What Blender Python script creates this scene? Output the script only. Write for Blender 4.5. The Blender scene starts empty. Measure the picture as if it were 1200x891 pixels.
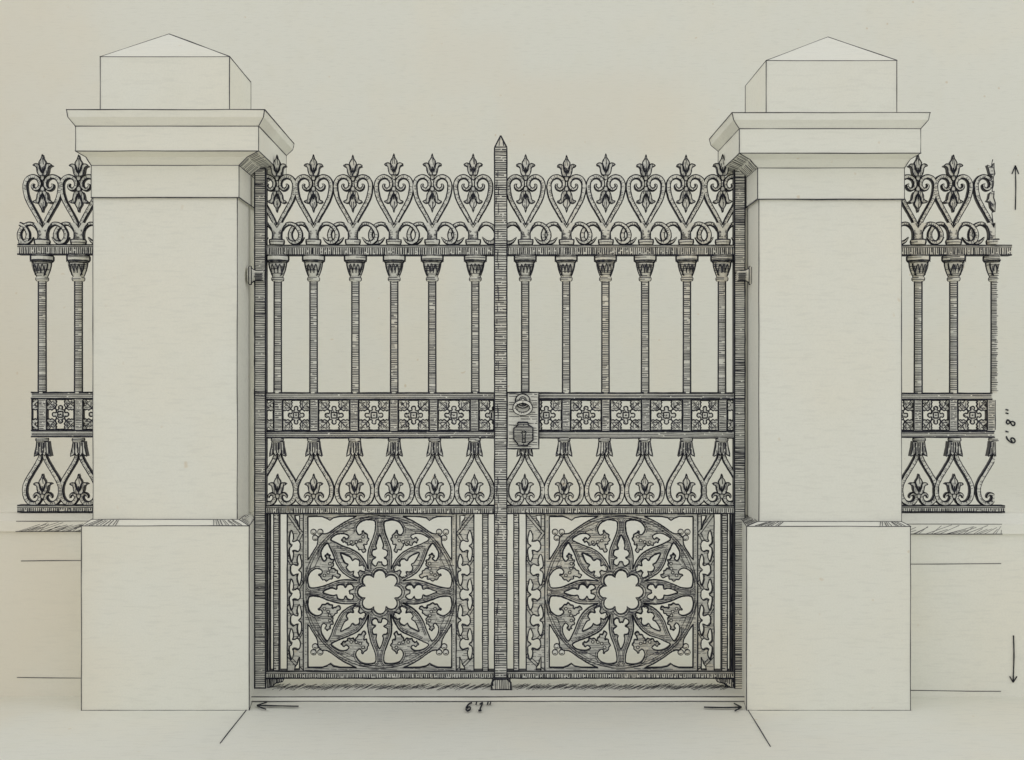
import bpy, math, random
from mathutils import Vector
from mathutils.geometry import delaunay_2d_cdt
random.seed(7)
R = random.random
def J(a): return (random.random()*2-1)*a

# ---------------------------------------------------------------- camera, light, exposure
scene = bpy.context.scene
F, DG, HC, CX, CY = 1290.0, 4.19, 1.175, 587.0, 450.0      # focal (px of a 1200 wide frame), gate distance, eye height
cam_d = bpy.data.cameras.new('camera'); cam = bpy.data.objects.new('camera', cam_d)
scene.collection.objects.link(cam); scene.camera = cam
cam.location = (0, -DG, HC); cam.rotation_euler = (math.radians(90), 0, 0)
cam_d.sensor_width = 36; cam_d.lens = F*36/1200
cam_d.shift_x = (600-CX)/1200; cam_d.shift_y = (CY-445.5)/1200
cam_d.clip_end = 200; cam_d.clip_start = .05

w = bpy.data.worlds.new('World'); scene.world = w; w.use_nodes = True
bg = w.node_tree.nodes['Background']; bg.inputs[1].default_value = .655
_n, _l = w.node_tree.nodes, w.node_tree.links            # overcast sky, paler towards the horizon; extra brightness added left and right for pier sides
_tc = _n.new('ShaderNodeTexCoord'); _sx = _n.new('ShaderNodeSeparateXYZ'); _l.new(_tc.outputs['Generated'], _sx.inputs[0])
_r = _n.new('ShaderNodeValToRGB'); _l.new(_sx.outputs[2], _r.inputs[0]); 
_ab = _n.new('ShaderNodeMath'); _ab.operation = 'ABSOLUTE'; _l.new(_sx.outputs[0], _ab.inputs[0])
_ma = _n.new('ShaderNodeMath'); _ma.operation = 'MULTIPLY_ADD'; _l.new(_ab.outputs[0], _ma.inputs[0]); _ma.inputs[1].default_value = .85; _ma.inputs[2].default_value = .72
_vm = _n.new('ShaderNodeVectorMath'); _vm.operation = 'SCALE'; _l.new(_r.outputs[0], _vm.inputs[0]); _l.new(_ma.outputs[0], _vm.inputs['Scale'])
_l.new(_vm.outputs[0], bg.inputs[0])
_r.color_ramp.elements[0].position = 0; _r.color_ramp.elements[0].color = (1.20, 1.20, 1.19, 1)
_r.color_ramp.elements[1].position = .9; _r.color_ramp.elements[1].color = (1.16, 1.165, 1.17, 1)
sd = bpy.data.lights.new('sun', 'SUN'); sd.energy = .12; sd.angle = math.radians(40); sd.color = (1, .97, .92)
so = bpy.data.objects.new('sun', sd); scene.collection.objects.link(so)
so.rotation_euler = (math.radians(62), 0, math.radians(-12))
vs = scene.view_settings; vs.view_transform = 'Standard'; vs.look = 'None'; vs.gamma = 1; vs.exposure = 0.0
vs.use_curve_mapping = False

# ---------------------------------------------------------------- materials
def paper(name, col, warm=(.74, .675, .55), edge=None, stains=(), bump=.12, mott=.15, rough=.95):
    m = bpy.data.materials.new(name); m.use_nodes = True
    n, l = m.node_tree.nodes, m.node_tree.links
    b = n['Principled BSDF']; b.inputs['Roughness'].default_value = rough
    b.inputs['Specular IOR Level'].default_value = .1
    geo = n.new('ShaderNodeNewGeometry')
    def noise(scale, det=4, vec=None):
        t = n.new('ShaderNodeTexNoise'); t.inputs['Scale'].default_value = scale; t.inputs['Detail'].default_value = det
        l.new(vec or geo.outputs['Position'], t.inputs['Vector']); return t
    def ramp(src, a, bb, lo=0, hi=1):
        r = n.new('ShaderNodeMapRange'); r.interpolation_type = 'SMOOTHSTEP'
        for i, v in zip((1, 2, 3, 4), (a, bb, lo, hi)): r.inputs[i].default_value = v
        l.new(src, r.inputs[0]); return r.outputs[0]
    def mix(fac, a, bb, mode='MIX'):
        x = n.new('ShaderNodeMix'); x.data_type = 'RGBA'; x.blend_type = mode
        if isinstance(fac, float): x.inputs[0].default_value = fac
        else: l.new(fac, x.inputs[0])
        for i, v in ((6, a), (7, bb)):
            if isinstance(v, tuple): x.inputs[i].default_value = (*v, 1)
            else: l.new(v, x.inputs[i])
        return x.outputs[2]
    def mul(a, bb):
        x = n.new('ShaderNodeMath'); x.operation = 'MULTIPLY'
        for i, v in ((0, a), (1, bb)):
            if isinstance(v, float): x.inputs[i].default_value = v
            else: l.new(v, x.inputs[i])
        return x.outputs[0]
    n1, n2, n3 = noise(1.6, 5), noise(9, 6), noise(170, 3)
    c = mix(mul(ramp(n1.outputs[0], .42, .68), mott*2.2), col, tuple(a*bb for a, bb in zip(col, (1.05, .985, .90))))
    c = mix(mul(ramp(n2.outputs[0], .50, .72), mott*1.5), c, tuple(a*bb for a, bb in zip(col, (.95, .94, .90))))
    c = mix(mul(ramp(n3.outputs[0], .35, .75), mott*1.2), c, tuple(v*.80 for v in col))
    # laid fibres running across the sheet
    mp = n.new('ShaderNodeMapping'); l.new(geo.outputs['Position'], mp.inputs['Vector']); mp.inputs['Scale'].default_value = (14, 60, 95)
    n6 = noise(1.0, 5, mp.outputs[0])
    c = mix(mul(ramp(n6.outputs[0], .50, .70), mott*1.6), c, tuple(v*.80 for v in col))
    # foxing: small sparse tan freckles
    n4 = noise(22, 1)
    c = mix(mul(ramp(n4.outputs[0], .755, .83), .45), c, (.60, .47, .30))
    sx = n.new('ShaderNodeSeparateXYZ'); l.new(geo.outputs['Position'], sx.inputs[0])
    def madd(a, k, bb):
        x = n.new('ShaderNodeMath'); x.operation = 'MULTIPLY_ADD'; l.new(a, x.inputs[0]); x.inputs[1].default_value = k
        if isinstance(bb, float): x.inputs[2].default_value = bb
        else: l.new(bb, x.inputs[2])
        return x.outputs[0]
    if edge:
        c = mix(mul(ramp(madd(n1.outputs[0], -.9, madd(sx.outputs[0], 1.0, .45)), edge[0], edge[1]), edge[2]), c, warm)
    for (ax, az, hx, hz, am) in stains:
        m_ = None
        for out, ctr, h in ((sx.outputs[0], ax, hx), (sx.outputs[2], az, hz)):
            d = n.new('ShaderNodeMath'); d.operation = 'ABSOLUTE'; l.new(madd(out, 1.0, -float(ctr)), d.inputs[0])
            q = ramp(madd(n2.outputs[0], .16, madd(d.outputs[0], 1.0, -.08)), h+.12, h-.12)
            m_ = q if m_ is None else mul(m_, q)
        c = mix(mul(m_, am), c, (.79, .73, .61))
    l.new(c, b.inputs['Base Color'])
    bp = n.new('ShaderNodeBump'); bp.inputs['Strength'].default_value = bump; bp.inputs['Distance'].default_value = .002
    n5 = noise(420, 2); l.new(n5.outputs[0], bp.inputs['Height']); l.new(bp.outputs[0], b.inputs['Normal'])
    return m
PCOL = (.795, .795, .720)
M_SKY = paper('paper_backdrop', PCOL, edge=(-2.0, -4.2, .55), stains=((.62, 3.03, .62, .27, .34), (-.2, 3.4, .3, .2, .25), (3.1, 2.0, .1, .1, .3)))
M_GROUND = paper('paper_ground', PCOL, edge=(-1.5, -2.2, .6))
M_STONE = paper('pale_stone', PCOL, bump=.18, edge=(-1.35, -1.95, .6))
M_IRON = paper('iron_light', (.72, .72, .66), bump=.3, mott=.5)
M_WASH = paper('iron_grey', (.64, .64, .585), bump=.3, mott=.8)
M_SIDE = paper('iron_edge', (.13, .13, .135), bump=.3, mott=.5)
def ink(name, col):
    m = bpy.data.materials.new(name); m.use_nodes = True
    n, l = m.node_tree.nodes, m.node_tree.links; b = n['Principled BSDF']
    b.inputs['Roughness'].default_value = .8; b.inputs['Specular IOR Level'].default_value = .15
    t = n.new('ShaderNodeTexNoise'); t.inputs['Scale'].default_value = 60; g = n.new('ShaderNodeNewGeometry')
    l.new(g.outputs['Position'], t.inputs['Vector'])
    r = n.new('ShaderNodeValToRGB'); r.color_ramp.elements[0].position = .35; r.color_ramp.elements[1].position = .75
    r.color_ramp.elements[0].color = (*col, 1); r.color_ramp.elements[1].color = (*[c*2.6 for c in col], 1)
    l.new(t.outputs[0], r.inputs[0]); l.new(r.outputs[0], b.inputs['Base Color']); return m
M_INK = ink('black_ink', (.014, .015, .020))
M_LINE = ink('thin_ink', (.035, .035, .042))
MATS = [M_STONE, M_INK, M_IRON, M_WASH, M_SIDE, M_LINE, M_GROUND, M_SKY]
STONE, INK, IRON, WASH, SIDE, LINE, GROUND, SKY = range(8)

# ---------------------------------------------------------------- helpers
CLAMP = None
def W(px, py, Y=0.0):
    if CLAMP and px > CLAMP: px = CLAMP+(px-CLAMP)*.12
    k = (DG+Y)/F
    return Vector(((px-CX)*k, Y, HC-(py-CY)*k))
def G(px, py, z=0.0):                      # where the ground (height z) is seen at that pixel
    D = (HC-z)*F/(py-CY)
    return Vector(((px-CX)*D/F, D-DG, z))
EPS = .0009
class MB:
    def __init__(s): s.v, s.f, s.m = [], [], []
    def add(s, vs_, fs, mat):
        o = len(s.v); s.v += [tuple(v) for v in vs_]
        for i, f in enumerate(fs):
            s.f.append([o+k for k in f]); s.m.append(mat[i] if isinstance(mat, list) else mat)
    def build(s, name, parent=None, base=(0, 0, 0), smooth=False):
        me = bpy.data.meshes.new(name); b = Vector(base)
        if parent is not None:
            b = Vector(parent.get('_b', (0, 0, 0)))
        me.from_pydata([tuple(Vector(v)-b) for v in s.v], [], s.f)
        used = sorted(set(s.m)); mp = {k: i for i, k in enumerate(used)}
        for k in used: me.materials.append(MATS[k])
        me.polygons.foreach_set('material_index', [mp[k] for k in s.m])
        if smooth: me.polygons.foreach_set('use_smooth', [True]*len(s.f))
        me.update()
        o = bpy.data.objects.new(name, me); scene.collection.objects.link(o)
        if parent is not None:
            o.parent = parent; o['_b'] = tuple(b)
        else: o.location = b; o['_b'] = tuple(b)
        return o
def root(name, base, label, cat, group=None):
    o = bpy.data.objects.new(name, None); scene.collection.objects.link(o); o.location = base
    o.empty_display_size = .1; o['_b'] = tuple(base); o['label'] = label; o['category'] = cat
    if group: o['group'] = group
    return o
def area(p): return .5*sum(p[i-1][0]*p[i][1]-p[i][0]*p[i-1][1] for i in range(len(p)))
def smooth(p, n=4, closed=True):
    out = []; N = len(p)
    rng = range(N) if closed else range(N-1)
    for i in rng:
        g = (lambda k: p[k % N]) if closed else (lambda k: p[min(max(k, 0), N-1)])
        a, b, c, d = g(i-1), g(i), g(i+1), g(i+2)
        for k in range(n):
            t = k/n; t2, t3 = t*t, t*t*t
            out.append(tuple(.5*((2*b[q])+(-a[q]+c[q])*t+(2*a[q]-5*b[q]+4*c[q]-d[q])*t2+(-a[q]+3*b[q]-3*c[q]+d[q])*t3) for q in range(len(b))))
    if not closed: out.append(tuple(p[-1]))
    return out
def inside(x, y, loops):
    c = False
    for p in loops:
        for i in range(len(p)):
            x1, y1 = p[i-1]; x2, y2 = p[i]
            if (y1 > y) != (y2 > y) and x < (x2-x1)*(y-y1)/(y2-y1)+x1: c = not c
    return c
def plate(mb, loops, y0, y1, mf=IRON, ms=SIDE):
    """flat cast piece: outline loops (outer + holes) in drawing units at depth y0 (front), back at y1"""
    vs2, ed = [], []
    for p in loops:
        o = len(vs2); vs2 += [Vector((a, b)) for a, b in p]; ed += [(o+i, o+(i+1) % len(p)) for i in range(len(p))]
    cv, ce, cf, *_ = delaunay_2d_cdt(vs2, ed, [], 0, 1e-4)
    fr = [W(v[0], v[1], y0) for v in cv]; n = len(fr)
    bk = [Vector((p.x, y1, p.z)) for p in fr]
    fs, ms_ = [], []
    for f in cf:
        cx = sum(cv[i][0] for i in f)/len(f); cy = sum(cv[i][1] for i in f)/len(f)
        if inside(cx, cy, loops):
            f = list(f); fs += [f, [i+n for i in reversed(f)]]; ms_ += [mf, mf]
    mb.add(fr+bk, fs, ms_)
    for p in loops:
        a = [W(x, y, y0) for x, y in p]; k = len(a)
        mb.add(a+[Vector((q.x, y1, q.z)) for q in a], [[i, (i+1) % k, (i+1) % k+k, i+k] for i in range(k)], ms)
def strip(mb, pts, wd, Y, mat=INK, closed=False, jit=.22, taper=False):
    """an inked line of width wd lying on the face at depth Y"""
    n = len(pts)
    if n < 2: return
    Y = Y-EPS-R()*.0005; L, Rr = [], []
    for i in range(n):
        if closed: a, b = pts[i-1], pts[(i+1) % n]
        else: a, b = pts[max(i-1, 0)], pts[min(i+1, n-1)]
        dx, dy = b[0]-a[0], b[1]-a[1]; d = math.hypot(dx, dy) or 1
        ww = wd(i) if callable(wd) else wd
        ww *= .5*(1+J(.18))
        if taper and (i == 0 or i == n-1): ww *= .35
        x, y = pts[i][0]+J(jit*.5), pts[i][1]+J(jit*.5)
        L.append(W(x-dy/d*ww, y+dx/d*ww, Y)); Rr.append(W(x+dy/d*ww, y-dx/d*ww, Y))
    m = n if closed else n-1
    mb.add(L+Rr, [[i, (i+1) % n, (i+1) % n+n, i+n] for i in range(m)], mat)
def densify(pts, step=9):
    out = []
    for a, b in zip(pts, pts[1:]):
        k = max(1, int(math.hypot(b[0]-a[0], b[1]-a[1])/step))
        out += [(a[0]+(b[0]-a[0])*i/k, a[1]+(b[1]-a[1])*i/k) for i in range(k)]
    return out+[pts[-1]]
def line(mb, a, b, wd, Y, mat=INK, jit=.3): strip(mb, densify([a, b]), wd, Y, mat, jit=jit)
def hatch(mb, loops, ang, sp, wd, Y, mat=LINE, brk=.10, inset=.3, maxlen=1e9, skip=0.0):
    ca, sa = math.cos(ang), math.sin(ang)
    rot = [[(x*ca+y*sa, -x*sa+y*ca) for x, y in p] for p in loops]
    ys = [y for p in rot for _, y in p]; y = min(ys)+sp*.5
    while y < max(ys):
        xs = []
        for p in rot:
            for i in range(len(p)):
                (x1, y1), (x2, y2) = p[i-1], p[i]
                if (y1 > y) != (y2 > y): xs.append((x2-x1)*(y-y1)/(y2-y1)+x1)
        xs.sort()
        for a, b in zip(xs[::2], xs[1::2]):
            a += inset; b -= inset
            while b-a > .8:
                e = min(b, a+maxlen*(.5+R())) if maxlen < 1e8 else (a+(b-a)*(.25+.6*R()) if R() < brk else b)
                if R() >= skip:
                    t1, t2 = J(sp*.12), J(sp*.12)
                    P = [(a, y+t1), ((a+e)/2, y+(t1+t2)/2+J(.15)), (e, y+t2)]
                    strip(mb, [(x*ca-yy*sa, x*sa+yy*ca) for x, yy in P], wd*(.75+.5*R()), Y, mat, jit=.1)
                a = e+.8+R()*1.5
        y += sp*(.78+.44*R())
def rect(x0, y0, x1, y1): return [(x0, y0), (x1, y0), (x1, y1), (x0, y1)]
def bar(mb, x0, y0, x1, y1, Yf, Yb, hor=False, sp=2.5, wd=1.1, mf=IRON, ow=1.5, top=0, edges='lrtb', brk=.12):
    """square iron bar, outlined, hatched across its short side"""
    plate(mb, [rect(x0, y0, x1, y1)], Yf, Yb, mf)
    if 'l' in edges: line(mb, (x0+.5, y0), (x0+.5, y1), ow, Yf)
    if 'r' in edges: line(mb, (x1-.5, y0), (x1-.5, y1), ow*1.15, Yf)
    if 't' in edges: line(mb, (x0, y0+.5), (x1, y0+.5), ow, Yf)
    if 'b' in edges: line(mb, (x0, y1-.5), (x1, y1-.5), ow*1.1, Yf)
    y0h = y0
    if top:
        line(mb, (x0, y0+top), (x1, y0+top), .9, Yf); y0h = y0+top
    hatch(mb, [rect(x0+.8, y0h+.6, x1-.8, y1-.6)], 0 if hor else math.pi/2, sp, wd, Yf, INK if wd > 1 else LINE, brk)
def ribbon(mb, pts, hw, Yc, th=.008, hat=.8, side=1, n=5, edge=1.5, mf=IRON, clip=None):
    """forged scroll: path pts with half widths hw, chamfered front edges inked"""
    P = smooth([(p[0], p[1], h) for p, h in zip(pts, hw)], n, closed=False)
    if clip: P = [p for p in P if clip[0] <= p[0] <= clip[1]]
    if len(P) < 3: return
    Yc += J(.0012); rings = []
    Y0 = Yc-th
    N = len(P); nm = []
    for i, (x, y, h) in enumerate(P):
        a, b = P[max(i-1, 0)], P[min(i+1, N-1)]
        dx, dy = b[0]-a[0], b[1]-a[1]; d = math.hypot(dx, dy) or 1
        nx, ny = -dy/d, dx/d; nm.append((nx, ny)); h = h*(1+J(.04)); hi = max(h-edge*(.85+.3*R()), .25*h)
        def q(t, Y): v = W(x+nx*t, y+ny*t, Y0); return Vector((v.x, Y, v.z))
        rings.append([q(-h, Yc+th), q(-h, Y0+.004), q(-hi, Y0), q(hi, Y0), q(h, Y0+.004), q(h, Yc+th)])
    vs_ = [p for r in rings for p in r]; fs, ms = [], []
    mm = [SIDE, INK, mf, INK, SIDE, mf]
    for i in range(N-1):
        for k in range(6):
            fs.append([i*6+k, i*6+(k+1) % 6, (i+1)*6+(k+1) % 6, (i+1)*6+k]); ms.append(mm[k])
    fs += [[0, 1, 2, 3, 4, 5], [(N-1)*6+k for k in (5, 4, 3, 2, 1, 0)]]; ms += [INK, INK]
    mb.add(vs_, fs, ms)
    # cross strokes on the shaded side
    acc = 0
    for i in range(1, N):
        acc += math.hypot(P[i][0]-P[i-1][0], P[i][1]-P[i-1][1])
        if acc > 1.5/hat:
            acc = 0; x, y, h = P[i]; nx, ny = nm[i]; h -= .8
            t = h*(-.3+1.2*R())
            if R() < .32: continue
            s = side
            strip(mb, [(x+nx*h*s, y+ny*h*s), (x-nx*t*s*.6+J(.5), y-ny*t*s*.6+J(.5))], .6, Y0, LINE, jit=.15)
def lathe(mb, cx, prof, Yc=0.0, n=16, mf=IRON, back=False, ring=2.6, ringw=.9, dens=1.0, edge=38, full=.55):
    """turned part: prof = [(y, radius)...]; the flanks carry the inked outline, rings of ink the shading"""
    k = DG/F; rings = []
    angs = [0, edge*.5, edge, 65, 90, 115, 180-edge, 180-edge*.5]; angs += [a+180 for a in angs]; n = len(angs); tw = -math.degrees(math.atan2(W(cx, 450).x, DG))
    for (y, r) in prof:
        c = W(cx, y, Yc)
        lim = W(CLAMP, y, Yc).x+J(.6)*k if CLAMP else 1e9
        rings.append([Vector((min(c.x+r*k*math.cos(math.radians(a-tw)), lim), Yc-r*k*math.sin(math.radians(a-tw)), c.z)) for a in angs])
    vs_ = [p for r in rings for p in r]; fs, ms = [], []
    for i in range(len(rings)-1):
        for j in range(n):
            fs.append([i*n+j, i*n+(j+1) % n, (i+1)*n+(j+1) % n, (i+1)*n+j])
            a = (angs[j]+((angs[(j+1) % n]) or 360))/2 % 180
            ms.append(INK if a < edge or a > 180-edge else mf)
    fs += [list(range(n)), [(len(rings)-1)*n+j for j in range(n)]]; ms += [mf, mf]
    mb.add(vs_, fs, ms)
    if not ring: return
    def rad(y):
        for (ya, ra), (yb, rb) in zip(prof, prof[1:]):
            if ya <= y <= yb: return ra+(rb-ra)*(y-ya)/max(yb-ya, 1e-6)
        return prof[-1][1]
    y = prof[0][0]+1
    while y < prof[-1][0]-1:
        r = rad(y)*1.004+.35; c = W(cx, y, Yc); z = c.z; ww = ringw*.5*k*(.7+.6*R())
        a0, a1 = (25, 155) if R() < full else ((25, 60+R()*60) if R() < .3 else (60+R()*40, 155))
        m = 7; tilt = J(.35)*k
        up, dn = [], []
        for i in range(m):
            a = math.radians(a0+(a1-a0)*i/(m-1)-tw); x = c.x+r*k*math.cos(a)
            if CLAMP: x = min(x, W(CLAMP, y, Yc).x+J(1.5)*k)
            Y = Yc-r*k*math.sin(a)
            zz = z+tilt*(i/(m-1)-.5)
            up.append(Vector((x, Y, zz+ww))); dn.append(Vector((x, Y, zz-ww)))
        if R() < dens: mb.add(up+dn, [[i, i+1, i+1+m, i+m] for i in range(m-1)], LINE)
        y += ring*(.75+.5*R())
def hoop(mb, cx, y, r, wd, Yc=0.0, mat=INK):
    k = DG/F; c = W(cx, y, Yc); up, dn = [], []; r = r+.5
    for i in range(13):
        a = math.radians(2+176*i/12); x = c.x+r*k*math.cos(a)
        if CLAMP: x = min(x, W(CLAMP, y, Yc).x+k)
        Y = Yc-r*k*math.sin(a); h = wd*.5*k*(1+J(.25))
        up.append(Vector((x, Y, c.z+h))); dn.append(Vector((x, Y, c.z-h)))
    mb.add(up+dn, [[i, i+1, i+14, i+13] for i in range(12)], mat)
def tube(mb, a, b, r=.0020, mat=LINE, wob=.0006, over=0.0):
    """ink line in space along an arris"""
    a, b = Vector(a), Vector(b); d = b-a; L = d.length
    if L < 1e-5: return
    d /= L; a = a-d*over; b = b+d*over; L += 2*over
    u = d.orthogonal().normalized(); v = d.cross(u); n = max(2, int(L/.12)+1); rings = []
    for i in range(n+1):
        c = a.lerp(b, i/n)
        if 0 < i < n: c = c+u*J(wob)+v*J(wob)
        rr = r*(.85+.35*R())
        rings += [c+(u*math.cos(t)+v*math.sin(t))*rr for t in (0, 2.094, 4.189)]
    fs = [[i*3+k, i*3+(k+1) % 3, i*3+3+(k+1) % 3, i*3+3+k] for i in range(n) for k in range(3)]
    mb.add(rings, fs+[[0, 1, 2], [n*3+2, n*3+1, n*3]], mat)
def loft(mb, rings, mat=STONE, cap0=True, cap1=True):
    vs_ = [p for r in rings for p in r]; n = len(rings[0]); fs = []
    for i in range(len(rings)-1):
        for j in range(n): fs.append([i*n+j, i*n+(j+1) % n, (i+1)*n+(j+1) % n, (i+1)*n+j])
    if cap0: fs.append(list(range(n)))
    if cap1: fs.append([(len(rings)-1)*n+j for j in reversed(range(n))])
    mb.add(vs_, fs, mat)
def quadhatch(mb, p00, p10, p11, p01, n, r=.0009, off=(0, 0, 0), mat=LINE, frac=1.0):
    """strokes running from edge p00-p10 to edge p01-p11"""
    off = Vector(off)
    for i in range(n):
        t = (i+.5+J(.25))/n
        a = p00.lerp(p10, t)+off; b = p01.lerp(p11, min(max(t+J(.02), 0), 1))+off
        b = a.lerp(b, frac*(1-R()*.25)); a = a.lerp(b, R()*.12)
        tube(mb, a, b, r*(.8+.5*R()), mat, wob=.0002)

# ---------------------------------------------------------------- setting: ground, backdrop
mb = MB()
mb.add([(-14, -12, 0), (14, -12, 0), (14, 2.9, 0), (-14, 2.9, 0)], [[0, 1, 2, 3]], GROUND)
g = mb.build('ground'); g['kind'] = 'structure'
mb = MB(); rings = []
for i in range(13):
    a = math.radians(90*i/12); rings.append((2.9+.5*math.sin(a), .5-.5*math.cos(a)))
rings.append((3.4, 9.0)); vs_ = []
for (y, z) in rings: vs_ += [(-14, y, z), (14, y, z)]
mb.add(vs_, [[2*i, 2*i+1, 2*i+3, 2*i+2] for i in range(len(rings)-1)], SKY)
s = mb.build('sky', smooth=True); s['kind'] = 'structure'
YB = 3.4      # depth of the upright paper

# path: the ruled approach between the piers
mb = MB(); z = .0006
pa = [G(294, 822, z), G(178, 960+24, z), G(984, 960+24, z), G(880, 822, z)]
mb.add(pa, [[0, 1, 2, 3]], GROUND)
tube(mb, G(291.5, 828.5, z+.001), G(258, 871, z+.001), .0022)
tube(mb, G(876.5, 832, z+.001), G(903, 875, z+.001), .0022)
p = mb.build('path'); p['kind'] = 'structure'

# threshold under the gate
yf = -.135; zt = .022
mb = MB()
xl, xr = W(297, 800, 0).x, W(873, 800, 0).x
loft(mb, [[(xl, yf, .0), (xr, yf, .0), (xr, .12, .0), (xl, .12, .0)], [(xl, yf, zt), (xr, yf, zt), (xr, .12, zt), (xl, .12, zt)]], STONE)
tube(mb, (xl, yf, zt), (xr, yf, zt), .0023); tube(mb, (xl, yf-.001, .0055), (xr, yf-.001, .0055), .0020)
for i in range(460):                       # slanting pen strokes drawing the gate's shadow on the sill under the bottom rail
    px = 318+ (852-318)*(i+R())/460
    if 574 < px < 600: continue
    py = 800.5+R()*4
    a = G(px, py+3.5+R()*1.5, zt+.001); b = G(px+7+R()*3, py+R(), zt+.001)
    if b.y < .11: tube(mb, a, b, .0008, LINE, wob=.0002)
o = mb.build('stone_threshold'); o['label'] = 'pale stone sill with slanting pen hatching drawn as shadow under the closed iron gate'; o['category'] = 'threshold'

# ---------------------------------------------------------------- stone piers
def pier(name, X, inner, base_px, label):
    """X: dict of (x0, x1, y) levels; inner = +1 when the inner face looks right, -1 when left"""
    cxp = (X['sh'][0]+X['sh'][1])/2
    b = W(cxp, 450, 0); t = root(name, (b.x, 0, 0), label, 'gate pier', 'stone piers either side of the gate')
    def R4(x0, x1, py, Yf, Yb, Yr=None):
        if inner < 0 and Yb > .15: Yb = {.2: .12, .17: .09, .178: .098, .235: .11, .26: .13}.get(Yb, Yb)
        a, c = W(x0, py, Yf if Yr is None else Yr), W(x1, py, Yf if Yr is None else Yr)
        return [Vector((a.x, Yf, a.z)), Vector((c.x, Yf, a.z)), Vector((c.x, Yb, a.z)), Vector((a.x, Yb, a.z))]
    def frame(mb, ring, back=True, r=.0021, sides=True):
        tube(mb, ring[0], ring[1], r, over=.002)
        if sides: tube(mb, ring[1], ring[2], r); tube(mb, ring[3], ring[0], r)
        if back: tube(mb, ring[2], ring[3], r)
    def vert(mb, r0, r1, ks=(0, 1), r=.0021):
        for k in ks: tube(mb, r0[k], r1[k], r)
    ib = 2 if inner > 0 else 3
    # plinth with sloped top
    x0, x1, yt, yb = X['pl']; mb = MB()
    dn = R4(x0, x1, yb, -.23, .2); z0 = 0.0
    for v in dn: v.z = z0
    up = R4(x0, x1, yt, -.23, .2); s0, s1, ys = X['sl']
    tp = R4(s0, s1, ys, -.20, .17)
    tp[ib].x -= inner*.022
    for rg in (dn, up): rg[ib].x -= inner*(.060 if inner > 0 else .048)      # the inner face draws back a little behind the gate post
    loft(mb, [dn, up, tp]); frame(mb, up, back=False); vert(mb, dn, up); frame(mb, dn, back=False)
    frame(mb, tp, back=False, r=.0017); tube(mb, up[0], tp[0], .0018); tube(mb, up[1], tp[1], .0018)
    o = Vector((0, -.0012, .0012))
    for (u0, u1, n) in X['ph']:
        A, B = up[0].lerp(up[1], u0), up[0].lerp(up[1], u1); C_, D_ = tp[0].lerp(tp[1], u0), tp[0].lerp(tp[1], u1)
        sh = (B-A)*.35
        quadhatch(mb, A, B, D_-sh*.2, C_+sh*.6, n, .0010, o)
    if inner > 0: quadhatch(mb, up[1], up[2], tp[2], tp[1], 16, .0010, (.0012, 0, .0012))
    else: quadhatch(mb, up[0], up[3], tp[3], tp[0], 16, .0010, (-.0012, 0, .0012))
    mb.build('plinth', t)
    # shaft
    x0, x1, yt = X['sh']; mb = MB()
    d = tp; u = R4(x0, x1, yt, -.197, .17)
    d2 = [Vector((p.x, p.y, d[0].z)) for p in u]
    loft(mb, [d2, u]); vert(mb, d2, u, (0, 1), .0019)
    mb.build('shaft', t)
    # necking
    x0, x1, yb, yt = X['ne']; mb = MB()
    d = R4(x0, x1, yb, -.205, .178); u = R4(x0, x1, yt, -.205, .178)
    loft(mb, [d, u]); frame(mb, d, back=False, r=.0028); frame(mb, u, back=False, r=.0019); vert(mb, d, u, (0, 1), .0019)
    mb.build('necking', t)
    # cornice: cavetto, fascia, cyma
    mb = MB(); f0, f1, fb, ft = X['fa']; c0, c1, ct = X['co']; n0, n1 = X['ne'][0], X['ne'][1]; ny = X['ne'][3]
    A = R4(n0, n1, ny, -.205, .178); B = R4(f0, f1, fb, -.27, .235)
    mid = [A[k].lerp(B[k], .5) for k in range(4)]
    for k, (sx, sy) in enumerate(((1, 1), (-1, 1), (-1, -1), (1, -1))):      # hollow of the cavetto
        mid[k] = mid[k]+Vector((sx*.006, sy*.006, .006))
    C_ = R4(f0, f1, ft, -.27, .235); D_ = R4(c0, c1, ct, -.295, .26)
    cm = [C_[k].lerp(D_[k], .6) for k in range(4)]
    cm = [cm[k]+Vector((sx*-.006, sy*-.006, -.004)) for k, (sx, sy) in enumerate(((1, 1), (-1, 1), (-1, -1), (1, -1)))]
    loft(mb, [A, mid, B, C_, cm, D_])
    frame(mb, B); frame(mb, C_); frame(mb, D_, r=.0023)
    for k in range(4):
        tube(mb, A[k], mid[k], .002); tube(mb, mid[k], B[k], .002); tube(mb, B[k], C_[k], .0019); tube(mb, C_[k], cm[k], .002); tube(mb, cm[k], D_[k], .002)
    i0, i1 = (1, 2) if inner > 0 else (0, 3); sx = .0015*inner
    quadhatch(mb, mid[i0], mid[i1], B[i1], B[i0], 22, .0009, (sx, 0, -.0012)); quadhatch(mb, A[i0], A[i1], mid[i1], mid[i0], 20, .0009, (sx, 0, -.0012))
    mb.build('cornice', t)
    # cap block with pyramid top
    mb = MB(); x0, x1, yb, yt = X['ca']; ax, ay = X['ap']
    d = R4(x0, x1, yb, -.19, .15); u = R4(x0, x1, yt, -.19, .15); d = [Vector((p.x, p.y, D_[0].z)) for p in u]
    ap = W(ax, ay, -.02)
    loft(mb, [d, u], cap1=False); mb.add(u+[ap], [[0, 1, 4], [1, 2, 4], [2, 3, 4], [3, 0, 4]], STONE)
    frame(mb, u, r=.0020); vert(mb, d, u, (0, 1, ib), .0020)
    for k in range(4): tube(mb, u[k], ap, .0020)
    mb.build('capstone', t)
    return t
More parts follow.
